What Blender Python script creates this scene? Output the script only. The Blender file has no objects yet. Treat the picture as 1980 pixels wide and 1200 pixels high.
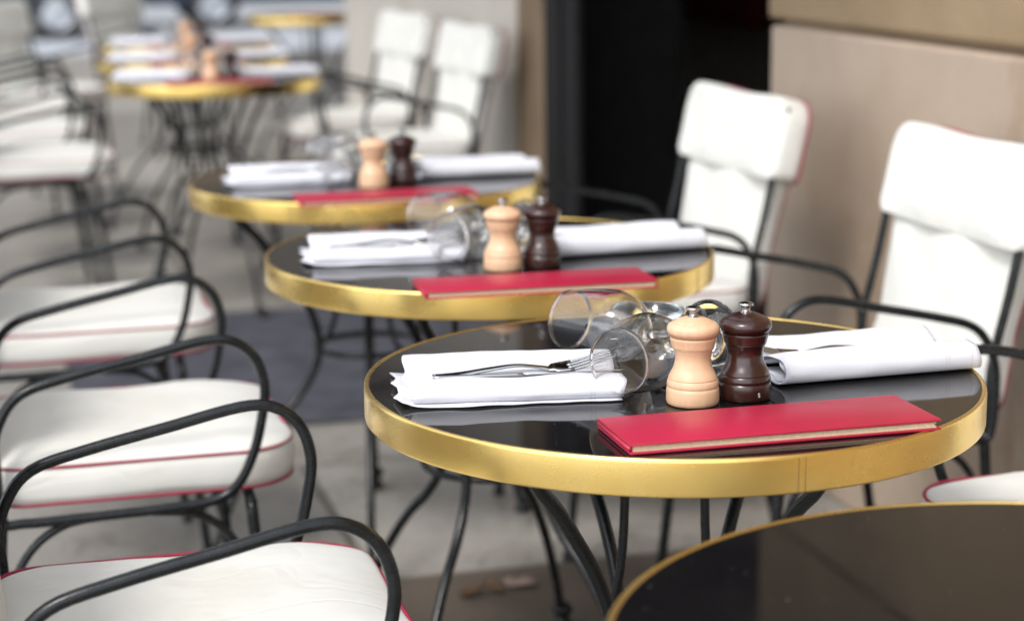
import bpy, bmesh, math, random
from mathutils import Vector, Matrix, noise

scene = bpy.context.scene
COL = scene.collection
PI = math.pi
R = math.radians
random.seed(7)

# ------------------------------------------------------------------ camera
YAW, PITCH, ROLL = 0.268896, 0.20205, -0.00869
cam_data = bpy.data.cameras.new("camera")
cam = bpy.data.objects.new("camera", cam_data)
COL.objects.link(cam)
cam_data.sensor_width = 36.0
cam_data.lens = 36.0 * 3750.0 / 1980.0
cam_data.clip_start = 0.05
cam_data.clip_end = 2000.0
cam.matrix_world = (Matrix.Translation((0, 0, 1.235)) @ Matrix.Rotation(-YAW, 4, 'Z')
                    @ Matrix.Rotation(PI / 2 - PITCH, 4, 'X') @ Matrix.Rotation(ROLL, 4, 'Z'))
cam_data.dof.use_dof = True
cam_data.dof.focus_distance = 2.03
cam_data.dof.aperture_fstop = 3.3
cam_data.dof.aperture_blades = 9
scene.camera = cam

# ------------------------------------------------------------------ light
SUN_EL, SUN_AZ = R(52), R(228)          # azimuth: compass-like, clockwise from +Y
world = bpy.data.worlds.new("World")
scene.world = world
world.use_nodes = True
wn = world.node_tree.nodes
wl = world.node_tree.links
bg = wn["Background"]
sky = wn.new("ShaderNodeTexSky")
sky.sky_type = 'NISHITA'
sky.sun_disc = False
sky.sun_elevation = SUN_EL
sky.sun_rotation = SUN_AZ
sky.air_density = 1.0
sky.dust_density = 1.2
sky.ozone_density = 1.0
hs = wn.new("ShaderNodeHueSaturation")      # thin cloud: the blue is washed out
hs.inputs["Saturation"].default_value = 0.28
wl.new(sky.outputs[0], hs.inputs["Color"])
wl.new(hs.outputs[0], bg.inputs[0])
bg.inputs[1].default_value = 0.15

sun_data = bpy.data.lights.new("sun", 'SUN')
sun_data.energy = 0.95
sun_data.angle = R(14)
sun_data.color = (1.0, 0.965, 0.92)
sun = bpy.data.objects.new("sun", sun_data)
COL.objects.link(sun)
sd = Vector((math.sin(SUN_AZ) * math.cos(SUN_EL), math.cos(SUN_AZ) * math.cos(SUN_EL), math.sin(SUN_EL)))
sun.rotation_euler = sd.to_track_quat('Z', 'Y').to_euler()

scene.view_settings.view_transform = 'Standard'
scene.view_settings.look = 'None'
scene.view_settings.gamma = 1.0
scene.view_settings.exposure = 1.32
scene.view_settings.use_curve_mapping = False
scene.render.engine = 'CYCLES'
scene.cycles.use_denoising = True
scene.cycles.max_bounces = 16
scene.cycles.transmission_bounces = 14
scene.cycles.glossy_bounces = 8
scene.cycles.transparent_max_bounces = 12
scene.cycles.sample_clamp_indirect = 6.0


# ------------------------------------------------------------------ materials
def new_mat(name):
    m = bpy.data.materials.new(name)
    m.use_nodes = True
    nt = m.node_tree
    b = nt.nodes["Principled BSDF"]
    return m, nt, b


def mix_rgb(nt, fac, a, b, mode='MIX'):
    n = nt.nodes.new("ShaderNodeMix")
    n.data_type = 'RGBA'
    n.blend_type = mode
    for sock, v in ((n.inputs[0], fac), (n.inputs[6], a), (n.inputs[7], b)):
        if hasattr(v, "is_linked"):
            nt.links.new(v, sock)
        elif isinstance(v, (int, float)):
            sock.default_value = v
        else:
            sock.default_value = (*v, 1.0) if len(v) == 3 else v
    return n.outputs[2]


def coords(nt, kind="Object", scale=(1, 1, 1), rot=(0, 0, 0)):
    tc = nt.nodes.new("ShaderNodeTexCoord")
    mp = nt.nodes.new("ShaderNodeMapping")
    mp.inputs["Scale"].default_value = scale
    mp.inputs["Rotation"].default_value = rot
    nt.links.new(tc.outputs[kind], mp.inputs[0])
    return mp.outputs[0]


def tex_noise(nt, vec, scale, detail=4.0, rough=0.55, dist=0.0):
    n = nt.nodes.new("ShaderNodeTexNoise")
    n.inputs["Scale"].default_value = scale
    n.inputs["Detail"].default_value = detail
    n.inputs["Roughness"].default_value = rough
    n.inputs["Distortion"].default_value = dist
    nt.links.new(vec, n.inputs["Vector"])
    return n.outputs[0]


def ramp(nt, fac, lo, hi, a=0.0, b=1.0):
    n = nt.nodes.new("ShaderNodeMapRange")
    n.inputs[1].default_value = lo
    n.inputs[2].default_value = hi
    n.inputs[3].default_value = a
    n.inputs[4].default_value = b
    nt.links.new(fac, n.inputs[0])
    return n.outputs[0]


def bump(nt, b, height, strength=0.3, dist=0.001):
    n = nt.nodes.new("ShaderNodeBump")
    n.inputs["Strength"].default_value = strength
    n.inputs["Distance"].default_value = dist
    nt.links.new(height, n.inputs["Height"])
    nt.links.new(n.outputs[0], b.inputs["Normal"])


def math_node(nt, op, a, b=0.0):
    n = nt.nodes.new("ShaderNodeMath")
    n.operation = op
    for s, v in ((n.inputs[0], a), (n.inputs[1], b)):
        if hasattr(v, "is_linked"):
            nt.links.new(v, s)
        else:
            s.default_value = v
    return n.outputs[0]


def mat_simple(name, col, rough=0.5, metal=0.0, var=0.12, nscale=20.0, spec=0.5, bumpy=0.0, bdist=0.0005):
    m, nt, b = new_mat(name)
    v = coords(nt)
    f = tex_noise(nt, v, nscale)
    dark = tuple(c * (1 - var) for c in col)
    lite = tuple(min(1, c * (1 + var)) for c in col)
    nt.links.new(mix_rgb(nt, ramp(nt, f, 0.3, 0.7), dark, lite), b.inputs["Base Color"])
    b.inputs["Roughness"].default_value = rough
    b.inputs["Metallic"].default_value = metal
    b.inputs["Specular IOR Level"].default_value = spec
    if bumpy:
        bump(nt, b, tex_noise(nt, v, nscale * 3), bumpy, bdist)
    return m


def mat_fabric(name, col, grime=(0.5, 0.46, 0.38), amount=0.45):
    m, nt, b = new_mat(name)
    v = coords(nt)
    stain = ramp(nt, tex_noise(nt, v, 5.0, 5, 0.6), 0.52, 0.8)
    base = mix_rgb(nt, math_node(nt, 'MULTIPLY', stain, amount), col, grime)
    nt.links.new(base, b.inputs["Base Color"])
    b.inputs["Roughness"].default_value = 0.85
    b.inputs["Specular IOR Level"].default_value = 0.25
    b.inputs["Sheen Weight"].default_value = 0.15
    w = tex_noise(nt, coords(nt, scale=(1, 1.6, 1.0)), 9.0, 2, 0.45, 0.2)
    fine = tex_noise(nt, v, 900.0, 1)
    cr = tex_noise(nt, coords(nt, scale=(1.0, 1.5, 1.3), rot=(.3, .2, .5)), 5.0, 2, 0.5, 1.0)
    cr = math_node(nt, 'ABSOLUTE', math_node(nt, 'SUBTRACT', cr, 0.5))
    cr = ramp(nt, cr, 0.0, 0.06, 0.0, 1.0)
    h = math_node(nt, 'ADD', math_node(nt, 'MULTIPLY', w, 4.0), math_node(nt, 'MULTIPLY', fine, 0.25))
    h = math_node(nt, 'ADD', h, math_node(nt, 'MULTIPLY', cr, 0.55))
    bump(nt, b, h, 0.55, 0.0018)
    return m


def mat_napkin(name):
    m, nt, b = new_mat(name)
    v = coords(nt)
    sep = nt.nodes.new("ShaderNodeSeparateXYZ")
    nt.links.new(v, sep.inputs[0])
    x = sep.outputs[0]
    total = None
    for pos, wd, amp in ((0.108, 0.0009, 1.0), (0.076, 0.0007, 0.8), (0.080, 0.0007, 0.8), (-0.02, 0.0006, 0.35)):
        c = math_node(nt, 'COMPARE', x, pos)
        c.node.inputs[2].default_value = wd
        c = math_node(nt, 'MULTIPLY', c, amp)
        total = c if total is None else math_node(nt, 'ADD', total, c)
    base = mix_rgb(nt, math_node(nt, 'MULTIPLY', total, 0.22), (0.60, 0.605, 0.65), (0.31, 0.31, 0.36))
    nt.links.new(base, b.inputs["Base Color"])
    b.inputs["Roughness"].default_value = 0.9
    b.inputs["Specular IOR Level"].default_value = 0.2
    b.inputs["Sheen Weight"].default_value = 0.1
    b.inputs["Subsurface Weight"].default_value = 0.0
    wv = nt.nodes.new("ShaderNodeTexWave")
    wv.inputs["Scale"].default_value = 420.0
    wv.bands_direction = 'X'
    wv.inputs["Distortion"].default_value = 1.5
    nt.links.new(v, wv.inputs["Vector"])
    soft = tex_noise(nt, coords(nt, scale=(1.0, 3.0, 1.0)), 22.0, 3, 0.5, 0.4)
    h = math_node(nt, 'ADD', math_node(nt, 'MULTIPLY', wv.outputs[1], 0.08), math_node(nt, 'MULTIPLY', soft, 1.4))
    h = math_node(nt, 'SUBTRACT', h, math_node(nt, 'MULTIPLY', total, 0.6))
    bump(nt, b, h, 0.6, 0.0012)
    return m


def mat_brass(name):
    m, nt, b = new_mat(name)
    v = coords(nt)
    big = ramp(nt, tex_noise(nt, v, 9.0, 5, 0.6, 0.8), 0.35, 0.75)
    spots = ramp(nt, tex_noise(nt, v, 70.0, 4, 0.6), 0.60, 0.78)
    c = mix_rgb(nt, big, (0.93, 0.68, 0.235), (0.82, 0.56, 0.165))
    c = mix_rgb(nt, math_node(nt, 'MULTIPLY', spots, 0.16), c, (0.30, 0.20, 0.06))
    nt.links.new(c, b.inputs["Base Color"])
    b.inputs["Metallic"].default_value = 1.0
    rr = math_node(nt, 'ADD', math_node(nt, 'MULTIPLY', big, 0.10), math_node(nt, 'MULTIPLY', spots, 0.08))
    nt.links.new(math_node(nt, 'ADD', rr, 0.24), b.inputs["Roughness"])
    brushed = tex_noise(nt, coords(nt, scale=(1, 1, 30)), 18.0, 3)
    bump(nt, b, math_node(nt, 'ADD', math_node(nt, 'MULTIPLY', brushed, 0.3), tex_noise(nt, v, 6.0, 2)), 0.10, 0.0012)
    return m


def mat_tabletop(name):
    m, nt, b = new_mat(name)
    v = coords(nt)
    dust = ramp(nt, tex_noise(nt, v, 12.0, 6, 0.65), 0.45, 0.8)
    nt.links.new(mix_rgb(nt, math_node(nt, 'MULTIPLY', dust, 0.25), (0.007, 0.0065, 0.007), (0.022, 0.02, 0.02)), b.inputs["Base Color"])
    sp = ramp(nt, tex_noise(nt, v, 260.0, 2, 0.5), 0.735, 0.76)
    old = b.inputs["Base Color"].links[0].from_socket
    nt.links.new(mix_rgb(nt, math_node(nt, 'MULTIPLY', sp, 0.6), old, (0.30, 0.28, 0.26)), b.inputs["Base Color"])
    nt.links.new(math_node(nt, 'ADD', math_node(nt, 'MULTIPLY', dust, 0.06), 0.035), b.inputs["Roughness"])
    b.inputs["Specular IOR Level"].default_value = 0.28
    return m


def mat_glass(name, tint=(1, 1, 1), rough=0.0):
    m, nt, b = new_mat(name)
    v = coords(nt)
    f = tex_noise(nt, v, 40.0, 2)
    nt.links.new(mix_rgb(nt, f, tint, tuple(c * 0.985 for c in tint)), b.inputs["Base Color"])
    b.inputs["Transmission Weight"].default_value = 1.0
    b.inputs["Roughness"].default_value = rough
    b.inputs["IOR"].default_value = 1.52
    return m


def mat_wood(name, a, c, rough, coat=0.0):
    m, nt, b = new_mat(name)
    f = tex_noise(nt, coords(nt, scale=(9, 9, 1.0)), 14.0, 4, 0.55, 0.4)
    f2 = tex_noise(nt, coords(nt, scale=(60, 60, 3.0)), 30.0, 2)
    col = mix_rgb(nt, ramp(nt, f, 0.3, 0.75), a, c)
    col = mix_rgb(nt, math_node(nt, 'MULTIPLY', ramp(nt, f2, 0.5, 0.8), 0.25), col, tuple(q * 0.7 for q in c))
    nt.links.new(col, b.inputs["Base Color"])
    b.inputs["Roughness"].default_value = rough
    b.inputs["Coat Weight"].default_value = coat
    b.inputs["Coat Roughness"].default_value = 0.12
    return m


def mat_leather(name):
    m, nt, b = new_mat(name)
    v = coords(nt)
    f = ramp(nt, tex_noise(nt, v, 14.0, 5, 0.6), 0.35, 0.75)
    col = mix_rgb(nt, f, (0.42, 0.014, 0.050), (0.35, 0.011, 0.038))
    sc = ramp(nt, tex_noise(nt, coords(nt, scale=(3, 14, 3), rot=(0, 0, 0.5)), 28.0, 3), 0.70, 0.76)
    col = mix_rgb(nt, math_node(nt, 'MULTIPLY', sc, 0.35), col, (0.66, 0.16, 0.2))
    nt.links.new(col, b.inputs["Base Color"])
    b.inputs["Roughness"].default_value = 0.38
    vo = nt.nodes.new("ShaderNodeTexVoronoi")
    vo.inputs["Scale"].default_value = 1100.0
    nt.links.new(v, vo.inputs["Vector"])
    bump(nt, b, vo.outputs[0], 0.12, 0.0002)
    return m


def mat_iron(name):
    m, nt, b = new_mat(name)
    v = coords(nt)
    f = ramp(nt, tex_noise(nt, v, 40.0, 4, 0.6), 0.3, 0.7)
    c = mix_rgb(nt, f, (0.0050, 0.0065, 0.0075), (0.011, 0.013, 0.014))
    chip = ramp(nt, tex_noise(nt, v, 24.0, 6, 0.72, 0.5), 0.66, 0.70)
    c = mix_rgb(nt, math_node(nt, 'MULTIPLY', chip, 0.7), c, (0.085, 0.045, 0.022))
    nt.links.new(c, b.inputs["Base Color"])
    nt.links.new(math_node(nt, 'ADD', math_node(nt, 'MULTIPLY', f, 0.12), 0.19), b.inputs["Roughness"])
    b.inputs["Specular IOR Level"].default_value = 0.32
    bump(nt, b, math_node(nt, 'SUBTRACT', tex_noise(nt, v, 130.0, 3), math_node(nt, 'MULTIPLY', chip, 0.6)), 0.3, 0.0007)
    return m


def mat_paving(name):
    m, nt, b = new_mat(name)
    v = coords(nt, "Object")
    br = nt.nodes.new("ShaderNodeTexBrick")
    br.inputs["Scale"].default_value = 1.0
    br.inputs["Brick Width"].default_value = 1.35
    br.inputs["Row Height"].default_value = 0.85
    br.inputs["Mortar Size"].default_value = 0.011
    br.inputs["Mortar Smooth"].default_value = 0.3
    br.inputs["Color1"].default_value = (0.40, 0.38, 0.345, 1)
    br.inputs["Color2"].default_value = (0.27, 0.255, 0.232, 1)
    br.inputs["Mortar"].default_value = (0.06, 0.05, 0.04, 1)
    nt.links.new(v, br.inputs["Vector"])
    big = ramp(nt, tex_noise(nt, v, 1.3, 6, 0.62, 0.5), 0.35, 0.72)
    mid = ramp(nt, tex_noise(nt, v, 9.0, 6, 0.65), 0.35, 0.75)
    spot = ramp(nt, tex_noise(nt, v, 5.5, 5, 0.6, 0.6), 0.62, 0.72)
    c = mix_rgb(nt, math_node(nt, 'MULTIPLY', big, 0.75), br.outputs[0], (0.125, 0.108, 0.088))
    c = mix_rgb(nt, math_node(nt, 'MULTIPLY', mid, 0.35), c, (0.32, 0.31, 0.29))
    c = mix_rgb(nt, math_node(nt, 'MULTIPLY', spot, 0.7), c, (0.06, 0.05, 0.04))
    grit = ramp(nt, tex_noise(nt, v, 75.0, 5, 0.75), 0.40, 0.68)
    c = mix_rgb(nt, math_node(nt, 'MULTIPLY', grit, 0.45), c, (0.10, 0.085, 0.068))
    crack = tex_noise(nt, v, 2.1, 6, 0.62, 1.4)
    crack = ramp(nt, math_node(nt, 'ABSOLUTE', math_node(nt, 'SUBTRACT', crack, 0.5)), 0.0, 0.012, 1.0, 0.0)
    c = mix_rgb(nt, math_node(nt, 'MULTIPLY', crack, 0.55), c, (0.05, 0.042, 0.034))
    gum = nt.nodes.new("ShaderNodeTexVoronoi")
    gum.inputs["Scale"].default_value = 3.2
    nt.links.new(v, gum.inputs["Vector"])
    c = mix_rgb(nt, ramp(nt, gum.outputs[0], 0.055, 0.075, 0.7, 0.0), c, (0.055, 0.05, 0.045))
    nt.links.new(c, b.inputs["Base Color"])
    nt.links.new(ramp(nt, mid, 0, 1, 0.30, 0.60), b.inputs["Roughness"])
    h = math_node(nt, 'SUBTRACT', math_node(nt, 'MULTIPLY', tex_noise(nt, v, 30.0, 6, 0.7), 0.6), br.outputs[1])
    bump(nt, b, h, 0.7, 0.005)
    return m


def mat_stone(name, a, c, stain, rough=0.6, nscale=2.0, bumpd=0.002, grime=0.3, fine=60.0):
    m, nt, b = new_mat(name)
    v = coords(nt, "Object")
    f = ramp(nt, tex_noise(nt, v, nscale, 6, 0.6, 0.4), 0.3, 0.72)
    col = mix_rgb(nt, f, a, c)
    s = ramp(nt, tex_noise(nt, coords(nt, "Object", scale=(1, 1, 0.55)), 3.3, 5, 0.62, 0.3), 0.56, 0.74)
    col = mix_rgb(nt, math_node(nt, 'MULTIPLY', s, grime), col, stain)
    g = ramp(nt, tex_noise(nt, v, fine, 4, 0.7), 0.3, 0.75)
    col = mix_rgb(nt, math_node(nt, 'MULTIPLY', g, 0.18), col, tuple(q * 0.55 for q in a))
    nt.links.new(col, b.inputs["Base Color"])
    b.inputs["Roughness"].default_value = rough
    bump(nt, b, tex_noise(nt, v, fine, 6, 0.7), 0.5, bumpd)
    return m


M = {
    'fabric': mat_fabric("white_canvas", (0.635, 0.63, 0.59)),
    'piping': mat_simple("raspberry_piping", (0.27, 0.010, 0.040), 0.6, var=0.2, nscale=60),
    'iron': mat_iron("black_painted_iron"),
    'brass': mat_brass("worn_brass"),
    'top': mat_tabletop("black_glass_top"),
    'seam': mat_simple("dark_seam", (0.16, 0.095, 0.03), 0.5, var=0.2),
    'napkin': mat_napkin("white_linen"),
    'steel': mat_simple("polished_steel", (0.46, 0.455, 0.45), 0.12, 1.0, var=0.05, nscale=30),
    'glass': mat_glass("clear_glass"),
    'ash_glass': mat_glass("pale_blue_glass", (0.86, 0.95, 0.97)),
    'beech': mat_wood("beech_wood", (0.68, 0.44, 0.28), (0.61, 0.37, 0.22), 0.42),
    'choc': mat_wood("chocolate_stained_wood", (0.035, 0.010, 0.007), (0.022, 0.006, 0.005), 0.28, 0.35),
    'leather': mat_leather("raspberry_leather"),
    'pages': mat_simple("cream_paper", (0.70, 0.58, 0.40), 0.8, var=0.15, nscale=300),
    'letter': mat_simple("white_print", (0.75, 0.72, 0.70), 0.6, var=0.02),
    'paving': mat_paving("stone_paving"),
    'asphalt': mat_simple("pale_roadway", (0.40, 0.42, 0.45), 0.45, var=0.35, nscale=14, bumpy=0.4, bdist=0.004),
    'kerb': mat_simple("kerb_granite", (0.30, 0.29, 0.28), 0.7, var=0.25, nscale=10),
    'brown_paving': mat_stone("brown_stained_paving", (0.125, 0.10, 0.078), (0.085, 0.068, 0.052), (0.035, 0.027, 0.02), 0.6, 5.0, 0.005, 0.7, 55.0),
    'carpet': mat_simple("slate_carpet", (0.060, 0.061, 0.073), 0.95, var=0.3, nscale=9, spec=0.1, bumpy=0.5, bdist=0.002),
    'stone_low': mat_stone("pale_limestone", (0.43, 0.34, 0.26), (0.33, 0.25, 0.185), (0.25, 0.155, 0.085), 0.55, 2.6, 0.002, 0.85),
    'stone_up': mat_stone("sandy_limestone", (0.30, 0.215, 0.125), (0.23, 0.158, 0.088), (0.19, 0.12, 0.06), 0.8, 3.0, 0.006, 0.5, 45.0),
    'stone_far': mat_stone("grey_limestone", (0.56, 0.52, 0.46), (0.49, 0.445, 0.385), (0.34, 0.28, 0.2), 0.6, 2.0, 0.001, 0.4),
    'apt_stone': mat_stone("sooty_stone", (0.13, 0.115, 0.095), (0.10, 0.085, 0.07), (0.05, 0.04, 0.03), 0.8, 0.6, 0.004, 0.5, 12.0),
    'stone_br': mat_stone("brown_stone", (0.20, 0.14, 0.085), (0.15, 0.10, 0.055), (0.09, 0.05, 0.025), 0.7, 3.0, 0.003, 0.5),
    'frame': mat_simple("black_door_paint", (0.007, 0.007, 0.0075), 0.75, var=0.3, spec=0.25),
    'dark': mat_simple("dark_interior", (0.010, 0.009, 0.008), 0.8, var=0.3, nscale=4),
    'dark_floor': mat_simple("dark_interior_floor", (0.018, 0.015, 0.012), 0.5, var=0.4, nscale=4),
    'curtain': mat_simple("deep_red_velvet", (0.10, 0.004, 0.008), 0.9, var=0.3, nscale=8),
    'awning': mat_simple("brown_awning_canvas", (0.035, 0.022, 0.015), 0.85, var=0.2, nscale=6),
    'carpaint': mat_simple("blue_car_paint", (0.020, 0.036, 0.060), 0.25, 0.2, var=0.1),
    'tyre': mat_simple("tyre_rubber", (0.018, 0.018, 0.018), 0.85, var=0.2),
    'alloy': mat_simple("alloy_rim", (0.55, 0.57, 0.60), 0.35, 0.9, var=0.1),
    'carglass': mat_simple("dark_car_glass", (0.02, 0.025, 0.03), 0.08, var=0.1),
    'lamp': mat_simple("lamp_lens", (0.7, 0.7, 0.68), 0.15, var=0.1),
    'paper': mat_simple("scrap_paper", (0.30, 0.225, 0.18), 0.8, var=0.3, nscale=60),
    'leaf': mat_simple("dry_leaf", (0.11, 0.06, 0.03), 0.7, var=0.4, nscale=40),
    'notice': mat_simple("pale_notice", (0.30, 0.33, 0.38), 0.5, var=0.1),
}


# ------------------------------------------------------------------ mesh helpers
def obj(name, bm, mat, parent=None, smooth=True, angle=None):
    me = bpy.data.meshes.new(name)
    bmesh.ops.recalc_face_normals(bm, faces=bm.faces[:])
    bm.to_mesh(me)
    bm.free()
    me.materials.append(M[mat])
    if smooth:
        for p in me.polygons:
            p.use_smooth = True
        if angle is not None:
            bm2 = bmesh.new()
            bm2.from_mesh(me)
            for e in bm2.edges:
                if len(e.link_faces) == 2 and e.calc_face_angle(0) > angle:
                    e.smooth = False
            bm2.to_mesh(me)
            bm2.free()
    o = bpy.data.objects.new(name, me)
    COL.objects.link(o)
    if parent is not None:
        o.parent = parent
    return o


def empty(name, loc=(0, 0, 0), rz=0.0):
    o = bpy.data.objects.new(name, None)
    COL.objects.link(o)
    o.location = loc
    o.rotation_euler = (0, 0, rz)
    o.empty_display_size = 0.1
    return o


def tag(o, label=None, cat=None, group=None, kind=None):
    if label:
        o['label'] = label
    if cat:
        o['category'] = cat
    if group:
        o['group'] = group
    if kind:
        o['kind'] = kind
    return o


def copy_tree(o, parent=None):
    kids = list(o.children)
    c = o.copy()
    COL.objects.link(c)
    if parent is not None:
        c.parent = parent
    for k in kids:
        copy_tree(k, c)
    return c


def catmull(pts, n=6, closed=False):
    pts = [Vector(p) for p in pts]
    out = []
    m = len(pts)
    segs = m if closed else m - 1
    for i in range(segs):
        if closed:
            p0, p1, p2, p3 = pts[(i - 1) % m], pts[i], pts[(i + 1) % m], pts[(i + 2) % m]
        else:
            p0, p1, p2, p3 = pts[max(i - 1, 0)], pts[i], pts[i + 1], pts[min(i + 2, m - 1)]
        for k in range(n):
            t = k / n
            out.append(0.5 * ((2 * p1) + (p2 - p0) * t + (2 * p0 - 5 * p1 + 4 * p2 - p3) * t * t
                              + (3 * p1 - p0 - 3 * p2 + p3) * t ** 3))
    if not closed:
        out.append(pts[-1])
    return out


def tube(bm, pts, r, seg=10, closed=False, flat=1.0):
    """sweep a circle (radius r, or one per point) along pts"""
    n = len(pts)
    rad = r if isinstance(r, (list, tuple)) else [r] * n
    tang = []
    for i in range(n):
        a = pts[(i - 1) % n] if (closed or i > 0) else pts[i]
        c = pts[(i + 1) % n] if (closed or i < n - 1) else pts[i]
        t = (c - a)
        tang.append(t.normalized() if t.length > 1e-9 else Vector((0, 0, 1)))
    up = Vector((0, 0, 1)) if abs(tang[0].z) < 0.9 else Vector((1, 0, 0))
    u = tang[0].cross(up).normalized()
    rings = []
    for i in range(n):
        if i:
            q = tang[i - 1].rotation_difference(tang[i])
            u = (q @ u)
            u = (u - tang[i] * u.dot(tang[i])).normalized()
        w = tang[i].cross(u)
        rings.append([bm.verts.new(pts[i] + (u * math.cos(2 * PI * k / seg) + w * math.sin(2 * PI * k / seg) * flat) * rad[i])
                      for k in range(seg)])
    rng = n if closed else n - 1
    for i in range(rng):
        a, b = rings[i], rings[(i + 1) % n]
        off = 0
        if closed and i == n - 1:
            off = min(range(seg), key=lambda s: (a[0].co - b[s].co).length)
        for k in range(seg):
            bm.faces.new((a[k], a[(k + 1) % seg], b[(k + 1 + off) % seg], b[(k + off) % seg]))
    if not closed:
        bm.faces.new(rings[0][::-1])
        bm.faces.new(rings[-1])
    return bm


def lathe(bm, prof, seg=48, mat=None):
    """prof: list of (r, z); closed at r == 0"""
    rings = []
    for r, z in prof:
        if r < 1e-7:
            rings.append([bm.verts.new((0, 0, z))])
        else:
            rings.append([bm.verts.new((r * math.cos(2 * PI * k / seg), r * math.sin(2 * PI * k / seg), z)) for k in range(seg)])
    for a, b in zip(rings, rings[1:]):
        for k in range(seg):
            if len(a) == 1 and len(b) == 1:
                continue
            if len(a) == 1:
                bm.faces.new((a[0], b[k], b[(k + 1) % seg]))
            elif len(b) == 1:
                bm.faces.new((a[k], a[(k + 1) % seg], b[0]))
            else:
                bm.faces.new((a[k], a[(k + 1) % seg], b[(k + 1) % seg], b[k]))
    if mat is not None:
        bmesh.ops.transform(bm, matrix=mat, verts=bm.verts[:])
    return bm


def smooth_prof(prof, n=5):
    return [(max(p.x, 0.0), p.y) for p in catmull([(a, b, 0) for a, b in prof], n)]


def box(bm, x0, x1, y0, y1, z0, z1, bev=0.0, seg=2):
    vs = [bm.verts.new((x, y, z)) for x in (x0, x1) for y in (y0, y1) for z in (z0, z1)]
    fs = [(0, 1, 3, 2), (4, 6, 7, 5), (0, 4, 5, 1), (2, 3, 7, 6), (0, 2, 6, 4), (1, 5, 7, 3)]
    faces = [bm.faces.new([vs[i] for i in f]) for f in fs]
    if bev > 0:
        edges = list({e for f in faces for e in f.edges})
        bmesh.ops.bevel(bm, geom=edges, offset=bev, segments=seg, affect='EDGES', profile=0.5)
    return bm


def rrect(x0, x1, y0, y1, radii, n=8):
    """rounded rectangle outline; radii for corners (x1,y1),(x0,y1),(x0,y0),(x1,y0)"""
    out = []
    cs = ((x1, y1, 1, 1, 0), (x0, y1, -1, 1, 90), (x0, y0, -1, -1, 180), (x1, y0, 1, -1, 270))
    for (x, y, sx, sy, a0), r in zip(cs, radii):
        for k in range(n + 1):
            a = R(a0 + 90 * k / n)
            out.append((x - sx * r + r * math.cos(a), y - sy * r + r * math.sin(a)))
    # densify the straight runs
    res = []
    m = len(out)
    for i in range(m):
        a, b = out[i], out[(i + 1) % m]
        L = math.hypot(b[0] - a[0], b[1] - a[1])
        k = max(1, int(L / 0.03))
        for j in range(k):
            res.append((a[0] + (b[0] - a[0]) * j / k, a[1] + (b[1] - a[1]) * j / k))
    return res


def pillow(bm, outline, z0, z1, crown_top, crown_bot, bulge, mat=None, wob=0.0, seed=0.0, side=4, ex=3):
    """stuffed cushion between two flat seams z0 and z1, crowned above and below"""
    cx = sum(p[0] for p in outline) / len(outline)
    cy = sum(p[1] for p in outline) / len(outline)
    rings = []
    fr = (0.12, 0.3, 0.5, 0.68, 0.82, 0.92, 0.975)

    def ring(s, z, grow=0.0):
        vs = []
        for x, y in outline:
            dx, dy = x - cx, y - cy
            L = math.hypot(dx, dy) or 1
            px, py = cx + dx * s + dx / L * grow, cy + dy * s + dy / L * grow
            q = noise.noise(Vector((px * 9 + seed, py * 9, z * 9))) * wob + noise.noise(Vector((px * 26 + seed, py * 20, z * 20 + 3))) * wob * 0.35
            vs.append(bm.verts.new((px, py, z + q)))
        return vs
    for s in fr:
        rings.append(ring(s, z0 - crown_bot * (1 - s ** 3)))
    for k in range(side + 1):
        t = k / side
        rings.append(ring(1.0, z0 + (z1 - z0) * t, bulge * math.sin(PI * t)))
    for s in fr[::-1]:
        rings.append(ring(s, z1 + crown_top * (1 - s ** ex)))
    n = len(outline)
    for a, b in zip(rings, rings[1:]):
        for k in range(n):
            bm.faces.new((a[k], a[(k + 1) % n], b[(k + 1) % n], b[k]))
    c0 = bm.verts.new((cx, cy, z0 - crown_bot))
    c1 = bm.verts.new((cx, cy, z1 + crown_top))
    for k in range(n):
        bm.faces.new((rings[0][(k + 1) % n], rings[0][k], c0))
        bm.faces.new((rings[-1][k], rings[-1][(k + 1) % n], c1))
    if mat is not None:
        bmesh.ops.transform(bm, matrix=mat, verts=bm.verts[:])
    return bm


def loop_tube(bm, outline, z, r, mat=None, seg=6):
    pts = [Vector((x, y, z)) for x, y in outline]
    if mat is not None:
        pts = [mat @ p for p in pts]
    tube(bm, pts, r * .85, seg, closed=True)
    return bm


def sheet(bm, grid, th):
    """solid sheet of thickness th from a grid of points (rows of columns)"""
    ny, nx = len(grid), len(grid[0])

    def nrm(j, i):
        a = grid[j][min(i + 1, nx - 1)] - grid[j][max(i - 1, 0)]
        b = grid[min(j + 1, ny - 1)][i] - grid[max(j - 1, 0)][i]
        c = a.cross(b)
        return c.normalized() if c.length > 1e-12 else Vector((0, 0, 1))
    A = [[bm.verts.new(grid[j][i] + nrm(j, i) * th / 2) for i in range(nx)] for j in range(ny)]
    B = [[bm.verts.new(grid[j][i] - nrm(j, i) * th / 2) for i in range(nx)] for j in range(ny)]
    for j in range(ny - 1):
        for i in range(nx - 1):
            bm.faces.new((A[j][i], A[j][i + 1], A[j + 1][i + 1], A[j + 1][i]))
            bm.faces.new((B[j][i], B[j + 1][i], B[j + 1][i + 1], B[j][i + 1]))
    for i in range(nx - 1):
        bm.faces.new((A[0][i], B[0][i], B[0][i + 1], A[0][i + 1]))
        bm.faces.new((A[-1][i], A[-1][i + 1], B[-1][i + 1], B[-1][i]))
    for j in range(ny - 1):
        bm.faces.new((A[j][0], A[j + 1][0], B[j + 1][0], B[j][0]))
        bm.faces.new((A[j][-1], B[j][-1], B[j + 1][-1], A[j + 1][-1]))
    return bm


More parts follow.
